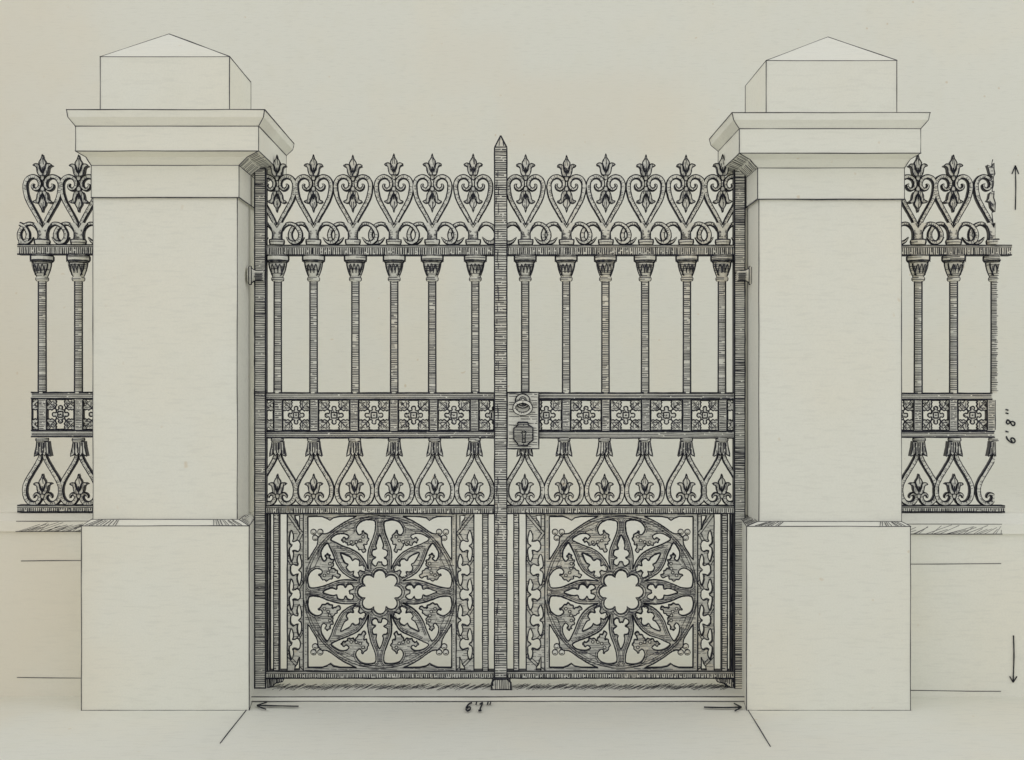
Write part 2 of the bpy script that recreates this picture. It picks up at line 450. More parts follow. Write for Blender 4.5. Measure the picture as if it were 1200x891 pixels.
PL = pier('gate_pier', dict(pl=(95.5, 292, 616.5, 829), sl=(107, 280, 609), sh=(109, 278, 232), ne=(107, 280, 231.5, 194),
     fa=(88.5, 303, 177, 148), co=(78, 310, 128.5), ca=(117.5, 269, 128, 66.5), ap=(198, 40), ph=((.0, .22, 9), (.78, .97, 10))), 1, 0,
     'tall square stone pier left of the gate, its hatched inner side facing right')
PR = pier('gate_pier', dict(pl=(875, 1067, 617, 831), sl=(888, 1056.5, 611.5), sh=(889.5, 1056.5, 234), ne=(888, 1060, 233.5, 197),
     fa=(866.5, 1079, 179.5, 151), co=(858, 1090, 132), ca=(898, 1051, 132, 71), ap=(970, 43.5), ph=((.03, .2, 8), (.8, .98, 9))), -1, 0,
     'tall square stone pier right of the gate, its hatched inner side facing left')
# collars that hold the hanging stiles
def collar(par, xw, dirn):
    mb = MB(); prof = [(0, 10.5), (3, 10.5), (3.6, 8), (8, 5.8), (13, 5.6), (17, 6.2)]
    cy = 323; rings = []; N = 14
    for (dx, r) in prof:
        rings.append([(xw+dirn*dx, cy+r*math.sin(2*math.pi*j/N), r*math.cos(2*math.pi*j/N)) for j in range(N)])
    vs_, fs = [], []; k = DG/F
    for rg in rings: vs_ += [W(a, b, -.055)+Vector((0, -c*k*.8, 0)) for a, b, c in rg]
    for i in range(len(rings)-1):
        for j in range(N): fs.append([i*N+j, i*N+(j+1) % N, (i+1)*N+(j+1) % N, (i+1)*N+j])
    fs += [list(range(N)), [(len(rings)-1)*N+j for j in range(N)]]
    mb.add(vs_, fs, IRON)
    top = [(xw+dirn*dx, cy-r) for dx, r in prof]; bot = [(xw+dirn*dx, cy+r) for dx, r in prof]
    Yo = -.055-.004
    strip(mb, top, 1.5, Yo, INK); strip(mb, bot, 1.7, Yo, INK)
    Y1 = -.055-10.5*k*.8
    for dx, r in ((0, 10.5), (3, 10.5)): line(mb, (xw+dirn*dx, cy-r*.97), (xw+dirn*dx, cy+r*.97), 1.2, Y1, jit=.3)
    Y2 = -.055-6.2*k*.8
    for i in range(8):
        y = cy-3+i*1.1; line(mb, (xw+dirn*(7+J(1)), y), (xw+dirn*(16+J(1)), y), .8, Y2-.002, LINE)
    mb.build('hinge_collar', par)
collar(PL, 291.5, 1); collar(PR, 881, -1)

# ---------------------------------------------------------------- low walls under the railings
def lowwall(xa, xb, y1, y2, y3, y4, label, hs):
    Yw = -.055
    b = W((xa+xb)/2, 450, 0); t = root('boundary_wall', (b.x, 0, 0), label, 'low wall', 'low walls carrying the railings')
    def sec(px):
        a = W(px, y2, Yw-.03).x
        return a
    xA, xB = W(xa, 600, Yw).x, W(xb, 600, Yw).x; eA, eB = (xA-5, xB) if xa < 500 else (xA, xB+5)
    z1, z2, z3 = W(0, y1, Yw-.008).z, W(0, y2, Yw-.012).z, W(0, y3, Yw).z; z4 = W(0, y4, Yw).z; zr = W(0, 600.5, 0).z
    mb = MB(); pr = [(Yw-.035, z2), (Yw-.02, z1), (-.02, zr-.002), (.03, zr-.002), (.12, z1), (.12, z2)]; pr = [(Yw-.012, z2), (Yw-.008, z1)]+pr[2:]
    loft(mb, [[Vector((eA, y, z)) for y, z in pr], [Vector((eB, y, z)) for y, z in pr]], STONE)
    tube(mb, (xA, Yw-.008, z1), (xB, Yw-.008, z1), .0019); tube(mb, (xA, Yw-.0125, z2), (xB, Yw-.0125, z2), .0019)
    n = hs
    for i in range(n):
        x = xA+(xB-xA)*(i+R())/n; d = .10*R()+.04
        a = Vector((x, Yw-.012, z2)); c = Vector((min(x+d, xB), Yw-.008, z1-.002))
        tube(mb, a+Vector((0, -.0008, 0)), a.lerp(c, .4+.6*R())+Vector((0, -.0008, 0)), .0008, LINE, .0003)
    mb.build('coping', t)
    mb = MB()
    loft(mb, [[(eA, Yw, 0), (eB, Yw, 0), (eB, .10, 0), (eA, .10, 0)], [(eA, Yw, z2), (eB, Yw, z2), (eB, .10, z2), (eA, .10, z2)]], STONE)
    tube(mb, (xA+.015, Yw-.0005, z3), (xB, Yw-.0005, z3+.003), .0019)
    tube(mb, (xA, Yw-.0005, max(z4, .002)), (xB, Yw-.0005, max(z4-.004, .002)), .0019)
    mb.build('wall_face', t)
lowwall(20, 130, 611, 623, 657.5, 794, 'low stone wall with hatched coping running left from the left pier', 34)
lowwall(1030, 1173, 614.5, 626, 661.5, 809, 'low stone wall with hatched coping running right from the right pier', 26)

# ---------------------------------------------------------------- ornament
def mirror(p, c): return [(2*c-x, y) for x, y in p]
def bud(mb, c, y, s, Yf=-.012, flip=1, th=.02, dens=1):
    """pointed bud held in two curling petals; y = tip, s = scale, flip -1 hangs it"""
    def T(pts): return [(c+a*s, y+b*s*flip) for a, b in pts]
    half = [(0, -.5), (.9, 2.6), (1.3, 4.4), (3.7, 8.2), (4.1, 10.4), (2.8, 14), (1.2, 19), (0, 20.5)]
    B = smooth(half, 3, closed=False); B = T(B+[(-a, b) for a, b in B[::-1][1:-1]])
    plate(mb, [B], Yf-.003, Yf+th-.004, IRON); strip(mb, B, 1.2, Yf-.003, INK, True)
    line(mb, T([(0, 4)])[0], T([(1.2, 12)])[0], .8, Yf-.003, LINE)
    hatch(mb, [B], math.pi/2, 2.2, .6, Yf-.003, LINE, maxlen=5, skip=.5)
    pet = [(1.0, 25), (4.2, 24.6), (6.2, 20.5), (6.9, 16), (8.2, 14), (11.2, 12.6), (8.4, 10.6), (5.4, 11.0), (3.9, 13.2), (3.4, 17), (1.6, 20.5), (0, 22.5)]
    P = smooth(pet[:-1], 3, closed=False)+[(0, 22.5)]
    for sg in (1, -1):
        Q = T([(a*sg, b) for a, b in P]+[(0, 25.2)])
        plate(mb, [Q], Yf-.006-.0006*sg, Yf+th, IRON); strip(mb, Q, 1.2, Yf-.007, INK, True)
        hatch(mb, [Q], math.pi/2+.1*sg, 2.1, .6, Yf-.007, LINE, maxlen=6, skip=.45)
    line(mb, T([(0, 15)])[0], T([(0, 21)])[0], 1.5, Yf-.0075)
    K = T([(-2.6, 24), (2.6, 24), (2.2, 29), (0, 31), (-2.2, 29)]); plate(mb, [K], Yf+.002, Yf+th, IRON); strip(mb, K, 1.1, Yf+.002, INK, True)
H_TOP = [(1.8, 264), (5, 257), (10, 248), (14.8, 239.5), (18.4, 231.5), (20.4, 222), (20.2, 214.5), (17, 209), (11.3, 206.8), (6, 209), (3.4, 213.5), (3.8, 218.8), (7.4, 222), (11, 220.6), (12.2, 217.2), (10.2, 215.4)]
H_TOPW = [2.6, 2.8, 2.9, 3, 3.1, 3.2, 3.1, 3, 2.9, 2.8, 2.7, 2.5, 2.3, 2.1, 1.7, .7]
ARM = [(5, 270), (8, 265.5), (13.5, 262.2), (19.5, 263.2), (24.5, 267.5), (27.4, 274), (26.2, 280.8), (21.5, 284.4), (15.6, 283.2), (10.8, 278)]
ARMW = [2.5, 2.5, 2.5, 2.6, 2.8, 3.0, 3.1, 2.9, 2.2, .7]
H_LOW = [(1.7, 530), (3.5, 537), (7.5, 544.5), (13, 553.5), (18, 562), (20.8, 570), (20.6, 579), (17.6, 586), (12, 589.3), (6.6, 588.3), (3.4, 584), (4, 579.6), (7.4, 578), (10.2, 580.2), (10.4, 583)]
H_LOWW = [2.6, 3, 3, 3, 3.1, 3.2, 3.2, 3.2, 3.1, 3, 2.9, 2.6, 2.2, 1.6, .7]
def column(par, c, cl, cb, cw, clip, halves=(1, -1), arms=(1, -1), low=True, dark=1.0):
    """one bay of the ironwork: heart above, baluster, teardrop scroll below"""
    ct = c
    rc = clip
    mb = MB()
    for sg in halves:
        ribbon(mb, [(ct+sg*x, y) for x, y in H_TOP], H_TOPW, 0, side=-sg, clip=rc, hat=dark)
    ho = mb.build('heart_scroll', par)
    if clip[0] < ct-8 and clip[1] > ct-2:
        if len(halves) == 2:
            mb = MB(); bud(mb, ct, 181.5+J(1), .98); mb.build('finial', ho)
            mb = MB(); bud(mb, ct, 248.5, .98, flip=-1); mb.build('pendant', ho)
        # pedestal
        mb = MB(); pf = -.0135
        lft = smooth([(-11, 262.4), (-8.2, 265.5), (-6.2, 269.5), (-5.2, 274.5), (-5.6, 281.5)], 3, False)
        P = [(ct+a, b) for a, b in lft]+[(ct-a, b) for a, b in lft[::-1]]+[(ct+5, 261), (ct+1.6, 264.5), (ct, 266.5), (ct-1.6, 264.5), (ct-5, 261)]
        plate(mb, [P], pf, .012, IRON)
        for sg in (1, -1): strip(mb, [(ct+sg*a, b) for a, b in lft], 1.5, pf)
        strip(mb, [(ct-2.8, 262), (ct, 267), (ct+2.8, 262)], 1.2, pf)
        for yy in range(11): q = 270+yy*1.1; line(mb, (ct-4.4, q), (ct-4.4+R()*(2+yy*.5), q), .7, pf, LINE); line(mb, (ct+4.4, q), (ct+4.4-R()*3, q), .7, pf, LINE)
        lathe(mb, ct, [(281, 8.6), (282.5, 9.4), (284.5, 9.4), (287, 8.6)], -.001, ring=2.4, ringw=.7, edge=36)
        hoop(mb, ct, 281.6, 8.8, 1.3)
        mb.build('pedestal', ho)
    for sg in arms:
        mb = MB(); pts = [(ct+sg*x, y) for x, y in ARM]
        ribbon(mb, pts, ARMW, -.004 if sg > 0 else .004, th=.006, side=sg, clip=rc, hat=dark)
        mb.build('link_scroll', ho)
    # baluster
    mb = MB(); lathe(mb, cb, [(329, 5.0), (395, 5.0), (461, 5.2)], 0, ring=2.2, ringw=.85, dens=.97, edge=48, full=.9)
    bo = mb.build('baluster', par)
    mb = MB()
    lathe(mb, cb, [(299.5, 12.4), (301, 13.6), (305, 13.6), (307, 12.4), (308, 11.0), (312, 10.6), (317, 9.4), (322, 7.6), (325, 6.2)], 0, ring=2.2, ringw=.75, dens=.6, edge=32)
    for y_, r_, w_ in ((300.6, 13.2, 1.3), (306.6, 13.0, 1.8), (308.2, 11.4, 1.0)): hoop(mb, cb, y_, r_, w_)
    lathe(mb, cb, [(325, 6.6), (326, 7.5), (328.5, 7.5), (330, 6.2)], 0, ring=2.0, ringw=.8, edge=30)
    k = DG/F
    def onbell(P, wd=1.2, mat=INK):        # strokes wrapped on the bell
        def rr(y): return 11.4-(max(y-308, 0)/17)**1.5*4.6
        up, dn = [], []
        P = smooth(P, 4, closed=False)
        for i, (a, y) in enumerate(P):
            q, q2 = P[max(i-1, 0)], P[min(i+1, len(P)-1)]; dx, dy = q2[0]-q[0], q2[1]-q[1]; d = math.hypot(dx, dy) or 1
            for sgn, L in ((1, up), (-1, dn)):
                x = a-dy/d*wd*.5*sgn; yy = y+dx/d*wd*.5*sgn; r_ = rr(yy)+.7
                x = max(min(x, r_*.93), -r_*.93); c_ = W(cb, yy, 0)
                if CLAMP: x = min(x, CLAMP-cb)
                L.append(Vector((c_.x+x*k, -math.sqrt(r_*r_-x*x)*k, c_.z)))
        n = len(up); mb.add(up+dn, [[i, i+1, i+1+n, i+n] for i in range(n-1)], mat)
    onbell([(-9.4, 309.5), (-8.2, 316), (-4.6, 324)]); onbell([(9.4, 309.5), (8.2, 316), (4.6, 324)])
    onbell([(-6.3, 323), (-5.6, 315), (-4.4, 311), (-2.8, 315), (-1.8, 321)], 1.1); onbell([(6.3, 323), (5.6, 315), (4.4, 311), (2.8, 315), (1.8, 321)], 1.1)
    onbell([(-2.2, 320), (-.9, 313), (0, 310.5), (.9, 313), (2.2, 320)], 1.0)
    for i in range(5):
        a = J(8); onbell([(a, 311+R()*3), (a*.8, 316+R()*5)], .7, LINE)
    mb.build('capital', bo)
    # teardrop scroll
    if low:
        mb = MB()
        for sg in halves: ribbon(mb, [(cl+sg*x, y+1.2) for x, y in H_LOW], H_LOWW, 0, side=sg, clip=rc, hat=dark)
        lo = mb.build('teardrop_scroll', par)
        if len(halves) == 2:
            mb = MB(); bud(mb, cl, 556, .93); mb.build('tulip_bud', lo)
        mb = MB(); Yf = -.016
        lathe(mb, cl, [(513.5, 7), (514.3, 7.6), (516.4, 7.6), (517.5, 6.6)], 0, ring=1.6, ringw=.7, edge=34)
        sl = [(-6.6, 517.5), (-7.3, 524), (-9, 532), (-9.6, 535), (-6, 533.2), (-4.4, 530.5), (-2.4, 534.5), (0, 531), (2.4, 534.5), (4.4, 530.5), (6, 533.2), (9.6, 535), (9, 532), (7.3, 524), (6.6, 517.5)]
        sl = [(cl+a, b) for a, b in sl]
        plate(mb, [sl], Yf, .014, IRON); strip(mb, sl, 1.5, Yf, INK, True)
        for a0, a1 in ((-4, -4.6), (-1.3, -1), (1.6, 1.4), (4.2, 4.7)): line(mb, (cl+a0, 519), (cl+a1, 531), 1.2, Yf)
        hatch(mb, [sl], math.pi/2, 1.7, .8, Yf, LINE, maxlen=8, skip=.2)
        mb.build('leaf_sleeve', lo)
def leafpanel(par, x0, x1, y0=468.5, y1=505, clip=None):
    """pierced square with four leaves"""
    w_, h_ = (x1-x0), (y1-y0)
    cx = (x0+x1)/2; cy = (y0+y1)/2; half = 18.3
    if clip: cx = clip[0]; 
    sx = (w_/2/half) if not clip else 1.0; sy = h_/2/half
    T0 = [(-5.6, -17.2), (5.6, -17.2), (5.0, -14.8), (6.2, -13), (5.0, -10.8), (6.6, -8.6), (6.4, -6.2), (4.0, -5.2), (1.9, -6.2), (2.5, -8.4), (1.3, -10.2), (-1.3, -10.2), (-2.5, -8.4), (-1.9, -6.2), (-4.0, -5.2), (-6.4, -6.2), (-6.6, -8.6), (-5.0, -10.8), (-6.2, -13), (-5.0, -14.8)]
    N1 = [(-15.0, -17.2), (-8.8, -17.2), (-11.8, -13.9)]; N2 = [(-17.2, -15.0), (-17.2, -8.8), (-13.9, -11.8)]
    holes = []
    for q in range(4):
        ca, sa = [(1, 0), (0, 1), (-1, 0), (0, -1)][q]
        for S in (T0, N1, N2): holes.append([(x*ca-y*sa, x*sa+y*ca) for x, y in S])
    def M(p): return [(cx+a*sx, cy+b*sy) for a, b in p]
    def cl_(p): return [(min(max(a, x0+.3), x1-.3), b) for a, b in p]
    hs = []
    for h in holes:
        h = M(smooth(h, 2) if len(h) > 4 else h)
        if clip:
            xs = [a for a, _ in h]
            if min(xs) < x0+.5 and max(xs) < x0+3 or max(xs) > x1-.5 and min(xs) > x1-3: continue
            if max(xs) < x0+.6 or min(xs) > x1-.6: continue
            if min(xs) < x0+.6 or max(xs) > x1-.6:
                h = [(min(max(a, x0+1), x1-1), b) for a, b in h]
                d = []
                for p_ in h:
                    if not d or math.hypot(p_[0]-d[-1][0], p_[1]-d[-1][1]) > .05: d.append(p_)
                h = d
                if abs(area(h)) < 4: continue
        hs.append(h)
    mb = MB(); Yf = -.005
    plate(mb, [rect(x0, y0, x1, y1)]+hs, Yf, .006, IRON)
    for h in hs: strip(mb, h, 1.5 if len(h) > 6 else 1.1, Yf, INK, True, jit=.25)
    fr = rect(x0+.4, y0+.4, x1-.4, y1-.4); strip(mb, densify(fr+[fr[0]], 6), 1.7, Yf)
    def ln(a, b, wd, mat=INK, c=None):
        P = M([a]+([c] if c else [])+[b]); P = smooth(P, 4, False) if c else P
        P = [p_ for p_ in P if x0+.5 < p_[0] < x1-.5]
        if len(P) > 1: strip(mb, P, wd, Yf, mat)
    sq = 3.3
    for a, b in zip(rect(-sq, -sq, sq, sq), rect(-sq, -sq, sq, sq)[1:]+[(-sq, -sq)]): ln(a, b, 1.5)
    ln((-1, 0), (1, 0), 1.6)
    for sgx in (1, -1):
        for sgy in (1, -1):
            f = lambda a, b: (a*sgx, b*sgy)
            ln(f(5.5, 5.5), f(15.2, 15.2), 1.0)
            ln(f(8.5, 8.5), f(15, 8.2), .9, LINE); ln(f(8.5, 8.5), f(8.2, 15), .9, LINE)
            for i in range(3):
                a = 6.5+R()*8; b = 7+R()*8; ln(f(a, b), f(a+1.5+R()*2, b+1+J(1)), .7, LINE)
    hatch(mb, [rect(x0, y0, x1, y1)]+hs, math.pi*.25, 2.2, .7, Yf, LINE, maxlen=4, skip=.7)
    mb.build('leaf_panel', par)

def rails(par, x0, x1, spec):
    for nm, y0, y1, kind in spec:
        mb = MB()
        if kind == 'v': bar(mb, x0, y0, x1, y1, -.018, .018, hor=False, sp=2.35, wd=1.15, top=2.6, brk=.25, edges='tb')
        else: bar(mb, x0, y0, x1, y1, -.014, .014, hor=True, sp=1.9, wd=.85, mf=IRON, edges='tb', brk=.7)
        mb.build(nm, par)
def xs(x): return x
RSPEC = [('top_rail', 287, 299.5, 'v'), ('lock_rail', 460, 468.5, 'h'), ('middle_rail', 505, 514, 'h'), ('lower_rail', 592.5, 602.5, 'v'), ('bottom_rail', 786.5, 795.5, 'v')]

# rose panel -------------------------------------------------------------
ZS = 8.1
def zl(p): return [((a-850)/ZS, (b-761)/ZS) for a, b in p]
SECT = zl([(385, 262), (425, 224), (475, 205), (525, 208), (556, 232), (535, 252), (500, 248), (488, 270), (504, 288), (532, 288), (545, 312), (585, 318), (622, 308), (640, 345), (672, 362), (702, 388), (712, 352), (694, 318), (724, 302), (742, 258), (728, 222), (690, 180), (672, 212), (650, 216), (628, 190), (626, 150), (660, 100), (720, 78), (790, 82), (812, 110), (805, 190), (775, 270), (745, 360), (735, 450), (744, 545), (705, 468), (650, 396), (575, 350), (500, 322), (440, 296)])
NECK = 24
BERR = zl([(692, 236), (665, 272), (628, 285), (580, 288)])
PET = [(0, -67), (2.6, -62), (4.6, -55), (3.6, -50.5), (7.6, -49.5), (9.2, -45.5), (8.0, -42), (4.8, -40), (8.4, -38), (9.0, -33.5), (5.8, -30.6), (3.2, -31.6), (1.6, -35.4), (0, -35)]
PET = PET+[(-a, b) for a, b in PET[::-1][1:-1]]
SPAN = zl([(168, 44), (300, 44), (345, 60), (378, 80), (410, 56), (470, 44)]+[(a,b) for a,b in smooth([(632, 42), (540, 84), (460, 132), (390, 182), (345, 206), (300, 208)], 4, False)]+smooth([(284, 226), (264, 250), (256, 312), (214, 384), (168, 458)], 4, False))
BALLS = zl([(222, 190), (286, 190), (238, 246)])
def rose(par, cx, cy, xa, xb):
    sx_ = 1.0; holes = []; Yf = -.009
    def T(p, m): return [(cx+m[0]*a+m[1]*b, cy+m[2]*a+m[3]*b) for a, b in p]
    mats = [(sx, 0, 0, sy) for sx in (1, -1) for sy in (1, -1)]+[(0, sx, sy, 0) for sx in (1, -1) for sy in (1, -1)]
    wob = lambda p, a=.35: [(x+J(a), y+J(a)) for x, y in p]
    def crinkle(P):
        out = []
        for i, p in enumerate(P):
            if 5*3 <= i <= 22*3:
                a, b = P[i-1], P[(i+1) % len(P)]; dx, dy = b[0]-a[0], b[1]-a[1]; q = math.hypot(dx, dy) or 1
                f = .75*math.sin(i*1.9+R()*.6); p = (p[0]-dy/q*f, p[1]+dx/q*f)
            out.append(p)
        return out
    sect = [T(smooth(crinkle(smooth(wob(SECT, .4), 3)), 2)[::1], m) for m in mats]
    pets = []
    for k in range(8):
        a = math.radians(45*k); sc = 1.0 if k % 2 == 0 else .97
        pets.append(T([(x*sc, y*sc) for x, y in smooth(wob(PET, .4), 3)], (math.cos(a), -math.sin(a), math.sin(a), math.cos(a))))
    cen = []
    for i in range(96):
        t = 2*math.pi*i/96; r = 18.6+7.4*abs(math.cos(4*t))**.62
        cen.append((cx+r*math.cos(t), cy+r*math.sin(t)))
    span = [T(wob(SPAN, .12), m) for m in mats[:4]]
    span = [[(x, min(max(y, 604.2), 785)) for x, y in p] for p in span]
    holes = sect+pets+[cen]+span
    out = rect(xa, 602.5, xb, 786.5)
    mb = MB(); plate(mb, [out]+holes, Yf, .010, WASH)
    def wfun(P, base, amp):
        my = sum(p[1] for p in P)/len(P); hy = max(abs(p[1]-my) for p in P)
        mx = sum(p[0] for p in P)/len(P); hx = max(abs(p[0]-mx) for p in P)
        return lambda i: base+amp*max(0, (my-P[i][1])/hy*.7+(mx-P[i][0])/hx*.3)
    for P in sect: strip(mb, P, wfun(P, 1.5, 1.1), Yf, INK, True)
    for P in pets: strip(mb, P, wfun(P, 1.5, 1.2), Yf, INK, True)
    strip(mb, cen, wfun(cen, 1.6, 1.2), Yf, INK, True)
    for P in span:
        D = densify(P+[P[0]], 6); strip(mb, D, 1.6, Yf, INK)
    # rib lines beside the openings
    def offs(P, d):
        o = []
        for i in range(len(P)):
            a, b = P[i-1], P[(i+1) % len(P)]; dx, dy = b[0]-a[0], b[1]-a[1]; l = math.hypot(dx, dy) or 1
            o.append((P[i][0]-dy/l*d, P[i][1]+dx/l*d))
        return o
    n3 = 6
    for P in sect:
        sgn = 1 if area(P) < 0 else -1
        for d, wd in ((2.4, .9), (4.0, .65)):
            O = offs(P, sgn*d)
            strip(mb, O[33*n3:39*n3], wd, Yf, LINE, taper=True); strip(mb, O[28*n3+1:33*n3], wd, Yf, LINE, taper=True)
            strip(mb, O[0:3*n3], wd, Yf, LINE, taper=True)
        for d, wd in ((2.3, .8),):
            O = offs(P, sgn*d); strip(mb, O[24*n3:28*n3], wd, Yf, LINE)
    O = offs(cen, 3.0 if area(cen) < 0 else -3.0); strip(mb, O, 1.0, Yf, LINE, True)
    lp = [out]+holes
    for rr_, ww_ in ((89.3, .9), (86.6, .7), (81.5, .6)):
        for a in range(180):
            t0, t1 = math.radians(a*2), math.radians(a*2+2.1)
            P = [(cx+rr_*math.cos(t0), cy+rr_*math.sin(t0)), (cx+rr_*math.cos(t1), cy+rr_*math.sin(t1))]
            if all(inside(x, y, lp) for x, y in P): strip(mb, P, ww_, Yf, INK, jit=.1)
    for m in mats:
        for bx, by in T(BERR, m):
            C = [(bx+1.7*math.cos(t*.785), by+1.7*math.sin(t*.785)) for t in range(8)]
            plate(mb, [C], Yf-.003, Yf+.001, IRON, IRON); strip(mb, C, 1.0, Yf-.003, INK, True, jit=.1)
    hatch(mb, lp, J(.05), 2.0, .55, Yf, LINE, maxlen=13, skip=.42, inset=1.6)
    # darker modelling strokes radiating in the rim
    for i in range(420):
        t = 2*math.pi*R(); r = 72+R()*20; x, y = cx+r*math.cos(t), cy+r*math.sin(t)
        l = 2.5+R()*5; tx, ty = -math.sin(t), math.cos(t)
        q = (x+tx*l, y+ty*l)
        if inside(x, y, lp) and inside(*q, lp) and inside((x+q[0])/2, (y+q[1])/2, lp): strip(mb, [(x, y), q], .7, Yf, LINE, taper=True)
    ro = mb.build('rose_panel', par)
    for m in mats[:4]:
        mb = MB()
        for bx, by in T(BALLS, m):
            c = W(bx, by, -.003); rr = 3.3*DG/F; vs_, fs, ms = [], [], []
            for a in range(7):
                ph = math.pi*a/6
                for b in range(10):
                    th = 2*math.pi*b/10; vs_.append(c+Vector((math.sin(ph)*math.cos(th), -math.cos(ph), math.sin(ph)*math.sin(th)))*rr)
            for a in range(6):
                for b in range(10): fs.append([a*10+b, a*10+(b+1) % 10, (a+1)*10+(b+1) % 10, (a+1)*10+b]); ms.append(INK if a in (2, 3) else IRON)
            mb.add(vs_, fs, ms)
            strip(mb, [(bx-1.5, by+1.2), (bx, by+2), (bx+1.4, by+1)], .9, -.003-rr*.9, INK)
            strip(mb, [(bx+3.3*math.cos(q*.5236), by+3.3*math.sin(q*.5236)) for q in range(12)], 1.2, -.003-rr*.3, INK, True, jit=.1)
        nx, ny = T(zl([(272, 222)]), m)[0]; ix, iy = T(zl([(300, 245)]), m)[0]
        ribbon(mb, [(ix, iy), ((ix+nx)/2, (iy+ny)/2), (nx, ny)], [2.4, 2.0, 1.8], -.001, th=.006, n=3, edge=.8)
        mb.build('ball_cluster', ro)
def trefoil_strip(par, x0, x1, flip):
    """narrow pierced upright with clover shaped openings left and right of a zigzag"""
    Yf = -.010; holes = []; w_ = x1-x0
    ym = [(640, 0), (668, 1), (697, 0), (727, 1), (755, 0)]
    def fx(x): return x0+x if not flip else x1-x
    H = [(.4, -18.5), (2.4, -13.5), (2.6, -8.6), (1.8, -5.4), (4.2, -5.6), (6.4, -6.8), (8.6, -4), (9.0, 0), (8.6, 4), (6.4, 6.8), (4.2, 5.6), (1.8, 5.4), (2.6, 8.6), (2.4, 13.5), (.4, 18.5), (-1.4, 10), (-1.2, 3), (1.2, 0), (-1.2, -3), (-1.4, -10)]
    for y, s in ym:
        P = [((4.6+a*1.25*w_/20) if s == 0 else (w_-4.6-a*1.25*w_/20), y+b) for a, b in smooth(H, 3)]
        holes.append([(fx(a+J(.2)), b+J(.2)) for a, b in P])
    for (ya, yb) in ((604.5, 621), (785, 770)):
        P = [(w_-5, ya), (w_-11, ya), (w_-10, ya+(yb-ya)*.25), (w_-7.5, ya+(yb-ya)*.45), (w_-7, ya+(yb-ya)*.7), (w_-5, yb)]
        holes.append([(fx(a), b) for a, b in P])
    out = rect(x0, 602.5, x1, 786.5); mb = MB(); plate(mb, [out]+holes, Yf, .012, WASH)
    for P in holes: strip(mb, P, 1.5, Yf, INK, True)
    line(mb, (x0+.6, 603), (x0+.6, 786), 1.5, Yf); line(mb, (x1-.6, 603), (x1-.6, 786), 1.3, Yf)
    zz = [(3, 603), (w_-3, 621)]
    pts = []
    ysz = [600, 625, 655, 683, 712, 741, 769, 792]
    for i, y in enumerate(ysz): pts.append((fx(2.2 if i % 2 == 0 else w_-2.6), min(max(y, 603), 786)))
    for a, b in zip(pts, pts[1:]):
        dx, dy = b[0]-a[0], b[1]-a[1]; l = math.hypot(dx, dy)
        for d in (-1.6, 1.6):
            D = densify([(a[0]-dy/l*d, a[1]+dx/l*d), (b[0]-dy/l*d, b[1]+dx/l*d)], 1.5)
            for p_, q_ in zip(D, D[1:]):
                if inside(*p_, [out]+holes) and inside(*q_, [out]+holes): strip(mb, [p_, q_], 1.0, Yf, INK, jit=.1)
    hatch(mb, [out]+holes, 0, 2.2, .55, Yf, LINE, maxlen=6, skip=.6, inset=.6)
    mb.build('trefoil_strip', par)

def stile(par, x0, x1, y0, y1, nm, spear=False):
    mb = MB(); Yf = -.026
    if spear:
        m = (x0+x1)/2
        top = [(x0, y1), (x0, y0+14), (m, y0), (x1, y0+14), (x1, y1)]
        plate(mb, [top], Yf, .03, IRON)
        for a, b in zip(top, top[1:]+[top[0]]): line(mb, a, b, 1.5, Yf)
        line(mb, (x0, y0+13.5), (x1, y0+13.5), 1.3, Yf); line(mb, (m-.6, y0+2), (m-2, y0+12), .8, Yf, LINE); line(mb, (m+2.6, y0+6), (m+3.5, y0+12), 1, Yf)
        hatch(mb, [rect(x0+.5, y0+15, x1-.5, y1)], 0, 2.7, 1.05, Yf, INK, brk=.25)
        for _ in range(60):
            x = x0+2+R()*3; y = y0+20+R()*(y1-y0-30); line(mb, (x, y), (x+J(.3), y+3+R()*9), .8, Yf-.0006, LINE)
    else:
        plate(mb, [rect(x0, y0, x1, y1)], Yf, .010, IRON)
        P = rect(x0+.4, y0+.4, x1-.4, y1-.4)
        for a, b in zip(P, P[1:]+[P[0]]): line(mb, a, b, 1.6, Yf)
        hatch(mb, [rect(x0+.6, y0+1, x1-.6, y1-1)], 0, 2.4, .85, Yf, LINE, brk=.12)
        for _ in range(6):                 # denser patches where the pen went over twice
            y = y0+R()*(y1-y0-40); hatch(mb, [rect(x0+.6, y, x1-.6, min(y+8+R()*22, y1))], 0, 3.2, .9, Yf-.0006, LINE)
    return mb.build(nm, par)

